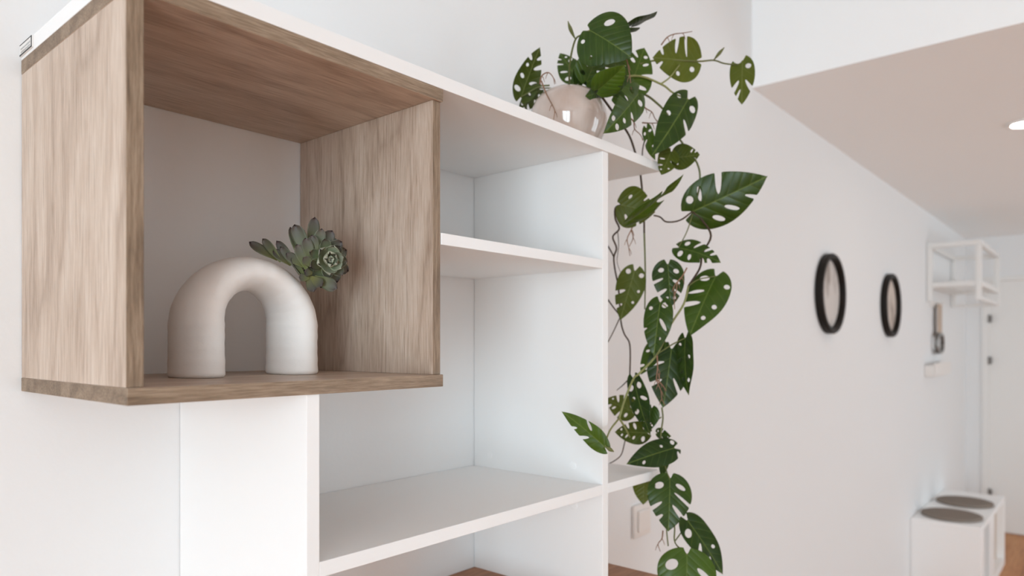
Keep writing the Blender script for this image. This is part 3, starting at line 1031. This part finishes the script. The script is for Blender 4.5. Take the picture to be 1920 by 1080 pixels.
g, y_, br, rt = M['stem_g'], M['stem_y'], M['stem_b'], M['root']
STEMS = [
    (g, [(1068, 170, 1.28), (1068, 122, 1.24), (1078, 76, 1.21), (1092, 65, 1.19), (1106, 57, 1.18)], .0019, .0014),
    (g, [(1030, 160, 1.30), (1010, 163, 1.31), (977, 182, 1.32)], .0016, .0012),
    (g, [(1085, 165, 1.29), (1010, 165, 1.36)], .0015, .0012),
    (y_, [(1120, 160, 1.27), (1190, 142, 1.27), (1240, 158, 1.29), (1262, 174, 1.30), (1290, 186, 1.30)], .0022, .0016),
    (y_, [(1240, 157, 1.29), (1256, 145, 1.30), (1274, 122, 1.31)], .0017, .0013),
    (g, [(1200, 120, 1.28), (1240, 112, 1.30), (1308, 115, 1.32), (1338, 113, 1.33), (1358, 119, 1.35), (1386, 122, 1.36)], .0018, .0014),
    (g, [(1150, 160, 1.27), (1204, 175, 1.30), (1230, 192, 1.33), (1252, 216, 1.35), (1275, 262, 1.36), (1307, 306, 1.36), (1312, 345, 1.36), (1300, 396, 1.35)], .0022, .0018),
    (br, [(1120, 170, 1.29), (1162, 228, 1.35), (1180, 255, 1.37), (1192, 290, 1.375), (1201, 328, 1.375), (1207, 395, 1.375), (1208, 437, 1.375)], .0023, .0019),
    (g, [(1208, 437, 1.375), (1210, 510, 1.375), (1209, 580, 1.375)], .0019, .0013),
    (br, [(1209, 262, 1.36), (1205, 280, 1.37), (1204, 300, 1.37)], .0013, .0011),
    (br, [(1298, 397, 1.35), (1316, 412, 1.35), (1333, 442, 1.34), (1317, 475, 1.34), (1312, 503, 1.33), (1291, 536, 1.32)], .0021, .0020),
    (y_, [(1291, 536, 1.32), (1282, 570, 1.31), (1257, 610, 1.30), (1233, 663, 1.28), (1199, 700, 1.27), (1188, 710, 1.265), (1172, 748, 1.25), (1161, 784, 1.23)], .0021, .0019),
    (y_, [(1161, 784, 1.23), (1143, 808, 1.17), (1134, 836, 1.13)], .0017, .0013),
    (y_, [(1161, 784, 1.23), (1172, 802, 1.25), (1181, 820, 1.27)], .0020, .0013),
    (g, [(1299, 400, 1.35), (1288, 434, 1.34), (1273, 463, 1.33)], .0012, .0010),
    (br, [(1226, 404, 1.335), (1238, 407, 1.34), (1250, 416, 1.34), (1275, 413, 1.345), (1298, 397, 1.35)], .0015, .0017),
    (y_, [(1238, 567, 1.29), (1252, 580, 1.30), (1254, 612, 1.30)], .0012, .0012),
    (g, [(1291, 536, 1.32), (1310, 524, 1.32), (1342, 518, 1.33)], .0014, .0011),
    (g, [(1233, 663, 1.28), (1262, 645, 1.285), (1285, 634, 1.29)], .0015, .0011),
    (g, [(1241, 764, 1.31), (1243, 785, 1.31), (1239, 820, 1.31), (1250, 838, 1.31), (1246, 862, 1.30), (1250, 885, 1.28), (1256, 898, 1.27)], .0016, .0014),
    (g, [(1210, 805, 1.32), (1225, 792, 1.31), (1240, 782, 1.31)], .0012, .0012),
    (g, [(1249, 960, 1.275), (1250, 995, 1.275), (1253, 1024, 1.27)], .0013, .0012),
    (g, [(1262, 960, 1.27), (1265, 990, 1.27), (1266, 1018, 1.27), (1288, 1040, 1.25)], .0015, .0013),
    (g, [(1266, 1014, 1.27), (1276, 1000, 1.28), (1289, 978, 1.29)], .0012, .0011),
    (br, [(1166, 384, 1.35), (1154, 390, 1.40), (1154, 411, 1.41), (1161, 429, 1.41), (1149, 444, 1.41), (1156, 465, 1.41), (1151, 482, 1.41), (1153, 505, 1.41), (1160, 543, 1.41), (1164, 600, 1.41), (1170, 625, 1.41), (1181, 647, 1.41), (1181, 700, 1.41), (1180, 712, 1.41)], .0020, .0015),
    (br, [(1180, 710, 1.41), (1168, 722, 1.40), (1156, 732, 1.40)], .0015, .0007),
    (br, [(1134, 452, 1.41), (1145, 470, 1.41), (1151, 482, 1.41)], .0015, .0015),
    (br, [(1136, 556, 1.41), (1150, 576, 1.41), (1163, 592, 1.41)], .0014, .0014),
    (br, [(1163, 594, 1.41), (1150, 622, 1.41), (1138, 645, 1.41)], .0012, .0009),
    (br, [(1158, 432, 1.40), (1160, 460, 1.40), (1157, 490, 1.40), (1163, 510, 1.40)], .0009, .0005),
    (br, [(1172, 826, 1.40), (1165, 852, 1.40), (1152, 864, 1.41), (1136, 872, 1.42)], .0012, .0010),
]
for mat, pts, r0, r1 in STEMS:
    stem('stem', mat, pts, r0, r1)
BUDS = [
    [(1079, 74, 1.21), (1072, 60, 1.205), (1068, 50, 1.20), (1065, 40, 1.20)],
    [(1338, 113, 1.33), (1346, 103, 1.32), (1352, 96, 1.32), (1358, 89, 1.32)],
    [(1134, 837, 1.13), (1141, 841, 1.13), (1146, 844, 1.13), (1151, 847, 1.13)],
]
for pts in BUDS:
    P = [at(*p) for p in pts]
    bm = bmesh.new()
    cc = catmull(P, 5)
    add_tube(bm, cc, lambda s: 0.0008 + 0.0024 * math.sin(min(1, s * 1.02) * math.pi) ** 1.2, 8)
    for v in bm.verts:
        v.co -= P[0]
    bm_obj('leaf_bud', bm, M['stem_g'], plant, P[0] - plant.location, True)
ROOTS = [
    [(1173, 104, 1.19), (1177, 120, 1.19), (1181, 142, 1.19), (1184, 168, 1.19)],
    [(1240, 84, 1.29), (1251, 70, 1.29), (1264, 64, 1.29), (1280, 62, 1.29), (1298, 59, 1.29)],
    [(1206, 180, 1.30), (1208, 200, 1.30), (1222, 210, 1.30), (1228, 222, 1.30), (1236, 230, 1.30)],
    [(1178, 218, 1.28), (1188, 228, 1.28), (1190, 242, 1.28), (1200, 252, 1.28), (1206, 263, 1.28)],
    [(1012, 158, 1.22), (1016, 142, 1.22), (1028, 136, 1.22), (1037, 145, 1.22), (1040, 158, 1.22)],
    [(1015, 152, 1.22), (1024, 175, 1.205), (1035, 196, 1.195), (1040, 208, 1.19), (1038, 224, 1.19)],
    [(1190, 415, 1.35), (1184, 430, 1.35), (1176, 448, 1.35), (1179, 465, 1.35), (1181, 480, 1.35)],
    [(1184, 432, 1.35), (1187, 446, 1.35), (1180, 462, 1.35)],
    [(1288, 502, 1.27), (1278, 520, 1.27), (1265, 535, 1.27), (1264, 552, 1.27), (1265, 580, 1.27)],
    [(1281, 516, 1.27), (1270, 530, 1.268), (1268, 545, 1.265), (1262, 560, 1.265)],
    [(1232, 666, 1.27), (1233, 690, 1.265), (1231, 712, 1.26), (1239, 732, 1.26), (1241, 748, 1.26), (1247, 760, 1.26)],
    [(1232, 712, 1.26), (1242, 722, 1.26), (1250, 733, 1.26)],
    [(1235, 700, 1.262), (1236, 715, 1.262), (1230, 730, 1.262)],
    [(1243, 995, 1.29), (1241, 1010, 1.29), (1234, 1020, 1.29), (1238, 1034, 1.29)],
    [(1204, 230, 1.33), (1222, 231, 1.33), (1240, 230, 1.33)],
]
for pts in ROOTS:
    o = stem('aerial_root', rt, pts, .0014, .0006)
    # side rootlets leaving the root on alternate sides
    for k in range(1, len(pts) - 1):
        u, v, d = pts[k]
        sg = 1 if k % 2 else -1
        stem('aerial_root', rt, [(u, v, d), (u + sg * 3, v + 5, d + 0.002), (u + sg * 5, v + 12, d + 0.003)], .0008, .0004)

# ------------------------------------------------------------------ hall: round pictures
def picture(x, z, label, c_hi, c_lo, seed, grad):
    root = thing('round_picture', (x, -0.002, z), label, 'picture', 'round pictures in the hall')
    bm = bmesh.new()
    R0, R1, dp = 0.150, 0.174, 0.030
    prof = [(R0, 0.0), (R1, 0.0), (R1, dp * 0.8), (R1 - 0.004, dp), (R0 + 0.004, dp), (R0, dp * 0.8), (R0, 0.0)]
    add_lathe(bm, prof, 64, cap=False)
    bmesh.ops.remove_doubles(bm, verts=bm.verts, dist=1e-5)
    bmesh.ops.transform(bm, matrix=Matrix.Rotation(math.pi / 2, 4, 'X'), verts=bm.verts)
    bm_obj('frame', bm, M['black'], root, (0, 0, 0))
    m, n, L, b = nt('faded_photo_print_%d' % seed)
    tc = n.new('ShaderNodeTexCoord')
    mp = n.new('ShaderNodeMapping')
    mp.inputs['Scale'].default_value = (9, 9, 4)
    mp.inputs['Location'].default_value = (seed, 0, seed)
    L.new(tc.outputs['Object'], mp.inputs[0])
    ns = n.new('ShaderNodeTexNoise')
    ns.inputs['Scale'].default_value = 1.3
    ns.inputs['Detail'].default_value = 3
    L.new(mp.outputs[0], ns.inputs['Vector'])
    sep = n.new('ShaderNodeSeparateXYZ')
    L.new(tc.outputs['Object'], sep.inputs[0])
    q = n.new('ShaderNodeMath')
    q.operation = 'MULTIPLY_ADD'
    L.new(sep.outputs['Z'], q.inputs[0])
    q.inputs[1].default_value = grad
    L.new(ns.outputs['Fac'], q.inputs[2])
    r = n.new('ShaderNodeValToRGB')
    r.color_ramp.elements[0].position, r.color_ramp.elements[0].color = 0.30, (*c_lo, 1)
    r.color_ramp.elements[1].position, r.color_ramp.elements[1].color = 0.52, (*c_hi, 1)
    L.new(q.outputs[0], r.inputs[0])
    L.new(r.outputs[0], b.inputs['Base Color'])
    b.inputs['Roughness'].default_value = 0.6
    bm = bmesh.new()
    add_lathe(bm, [(R0 - 0.0005, 0.001), (R0 - 0.0005, 0.006)], 48)
    bmesh.ops.transform(bm, matrix=Matrix.Rotation(math.pi / 2, 4, 'X'), verts=bm.verts)
    bm_obj('print', bm, m, root, (0, 0, 0))


picture(3.215, 1.756, 'black ringed round picture nearer the bookcase, with a pale print', (0.60, 0.56, 0.53), (0.22, 0.17, 0.14), 3, 0.0)
picture(4.295, 1.751, 'black ringed round picture nearer the coat rack, with a brownish print', (0.60, 0.52, 0.46), (0.22, 0.165, 0.13), 8, 1.1)

# ------------------------------------------------------------------ hall: coat rack
RX0, RX1, RY, RZ = 5.33, 6.27, -0.306, 2.205
rack = thing('coat_rack', (RX0, 0, 1.82), 'white metal two tier coat rack fixed high on the hall wall', 'coat rack')
bt = 0.032


def bar(name, lo, hi):
    board(name, lo, hi, M['enamel'], rack, bev=0.004)


zl = 1.945
for x in (RX0, RX1 - bt):
    bar('post', (x, RY, 1.82), (x + bt, RY + bt, RZ - bt))
    bar('post', (x, -bt - 0.002, 1.82), (x + bt, -0.002, RZ - bt))
    bar('side_rail', (x, RY, RZ - bt), (x + bt, -0.002, RZ))
    bar('side_rail', (x, RY + bt, zl - bt), (x + bt, -bt - 0.002, zl))
    bar('side_rail', (x, RY + bt, 1.82), (x + bt, -bt - 0.002, 1.82 + bt * 0.7)) if x > RX0 else None
bar('front_rail', (RX0 + bt, RY, RZ - bt), (RX1 - bt, RY + bt, RZ))
bar('front_rail', (RX0 + bt, RY, zl - bt), (RX1 - bt, RY + bt, zl))
bar('back_rail', (RX0 + bt, -bt - 0.002, RZ - bt), (RX1 - bt, -0.002, RZ))
bar('back_rail', (RX0 + bt, -bt - 0.002, zl - bt), (RX1 - bt, -0.002, zl))
bar('hanging_rail', (RX0 + bt, RY + 0.002, 1.822), (RX1 - bt, RY + bt - 0.002, 1.822 + bt * 0.7))
for k in range(5):
    y = RY + bt + 0.022 + k * 0.048
    board('shelf_slat', (RX0 + bt, y, zl - bt * 0.7), (RX1 - bt, y + 0.012, zl - bt * 0.25), M['enamel'], rack, bev=0.002)

# hanging strap with metal loop, and a small white wall unit
st = thing('hanging_strap', (5.60, -0.03, 1.47), 'beige strap with a grey metal loop hanging below the coat rack', 'strap')
bm = bmesh.new()
add_box(bm, (-0.05, -0.004, 0.135), (0.085, 0.003, 0.345), 0.002)
bm_obj('band', bm, M['strap'], st, (0, 0, 0))
bm = bmesh.new()
ring = [Vector((math.copysign(abs(math.cos(q)) ** 0.6, math.cos(q)) * 0.105 + 0.015, 0, math.copysign(abs(math.sin(q)) ** 0.6, math.sin(q)) * 0.062 + 0.075))
        for q in [2 * math.pi * k / 28 for k in range(29)]]
add_tube(bm, ring, 0.014, 8)
bm_obj('metal_loop', bm, M['metal'], st, (0, 0, 0), True)
hk = thing('wall_hook', (5.60, 0, 1.80), 'small white hook on the hall wall under the coat rack', 'hook')
board('hook_plate', (5.45, -0.012, 1.795), (5.75, -0.0005, 1.835), M['plastic'], hk, bev=0.002)
bm = bmesh.new()
add_tube(bm, catmull([Vector((0, -0.010, 0.02)), Vector((0, -0.045, 0.014)), Vector((0, -0.05, 0.03))]), 0.005, 8)
bm_obj('hook_arm', bm, M['plastic'], hk, (0.01, 0, 0), True)
wb = thing('key_shelf', (5.48, 0, 1.305), 'small white ledge on the hall wall below the strap', 'shelf')
board('ledge', (5.27, -0.055, 1.325), (5.85, -0.001, 1.40), M['plastic'], wb, bev=0.004)
board('ledge_lip', (5.27, -0.063, 1.330), (5.85, -0.055, 1.415), M['plastic'], wb, bev=0.002)

# ------------------------------------------------------------------ hall: shoe bench and felt pads
cx0, cx1, cy, cz = 4.855, 5.974, -0.366, 0.475
bench = thing('shoe_bench', ((cx0 + cx1) / 2, -0.18, 0), 'low white shoe cabinet standing at the end of the hall wall', 'cabinet')
M['bench'] = plain('bench_white', (0.90, 0.895, 0.89), 0.4, 0.4)
M['niche_shade'] = plain('painted_niche_shade', (0.17, 0.15, 0.13), 0.6, 0.3)  # dark tone that paints the shade of an open niche
w = M['bench']
board('top_panel', (cx0, cy, cz - 0.03), (cx1, -0.001, cz), w, bench, bev=0.003)
board('bottom_panel', (cx0, cy, 0.0), (cx1, -0.001, 0.05), w, bench, bev=0.003)
board('side_panel', (cx0, cy, 0.05), (cx0 + 0.11, -0.001, cz - 0.03), w, bench, bev=0.003)
board('side_panel', (cx1 - 0.03, cy, 0.05), (cx1, -0.001, cz - 0.03), w, bench, bev=0.003)
board('divider', (5.21, cy, 0.05), (5.42, -0.001, cz - 0.03), w, bench, bev=0.003)
board('back_panel', (cx0 + 0.11, -0.016, 0.05), (5.21, -0.001, cz - 0.03), w, bench, bev=0.001)
board('niche_panel', (cx0 + 0.11, cy + 0.045, 0.05), (5.21, cy + 0.065, cz - 0.03), M['niche_shade'], bench, bev=0.002)  # dark sheet standing in for the shade inside the open niche
board('niche_panel', (5.42, cy + 0.045, 0.05), (cx1 - 0.03, cy + 0.065, cz - 0.03), M['beige'], bench, bev=0.002)
for x, y, lab in ((5.065, -0.183, 'round grey felt seat pad on the shoe cabinet, nearer the bookcase'),
                  (5.54, -0.187, 'round grey felt seat pad on the shoe cabinet, nearer the door')):
    bm = bmesh.new()
    add_lathe(bm, [(0.155, 0), (0.163, 0.003), (0.165, 0.010), (0.162, 0.016), (0.152, 0.019), (0.08, 0.020), (0.01, 0.020)], 48)
    o = bm_obj('seat_pad', bm, M['felt'], None, (x, y, cz + 0.0003), True)
    tag(o, lab, 'seat pad', 'seat pads on the shoe cabinet')

# ------------------------------------------------------------------ hall: recessed spotlight
lx, ly = 3.459, -0.679
sp = thing('ceiling_spotlight', (lx, ly, ZH), 'small round recessed spotlight glowing in the lowered ceiling', 'spotlight')
bm = bmesh.new()
add_lathe(bm, [(0.048, -0.001), (0.062, -0.001), (0.062, -0.006), (0.055, -0.010), (0.048, -0.008), (0.048, -0.001)], 40, cap=False)
bm_obj('trim_ring', bm, M['enamel'], sp, (0, 0, 0))
m, n, L, b = nt('spotlight_glow')
b.inputs['Base Color'].default_value = (0.9, 0.88, 0.82, 1)
b.inputs['Emission Color'].default_value = (1.0, 0.93, 0.82, 1)
b.inputs['Emission Strength'].default_value = 30.0
bm = bmesh.new()
add_lathe(bm, [(0.048, -0.001), (0.048, -0.006), (0.044, -0.007)], 32)
bm_obj('lens', bm, m, sp, (0, 0, 0))
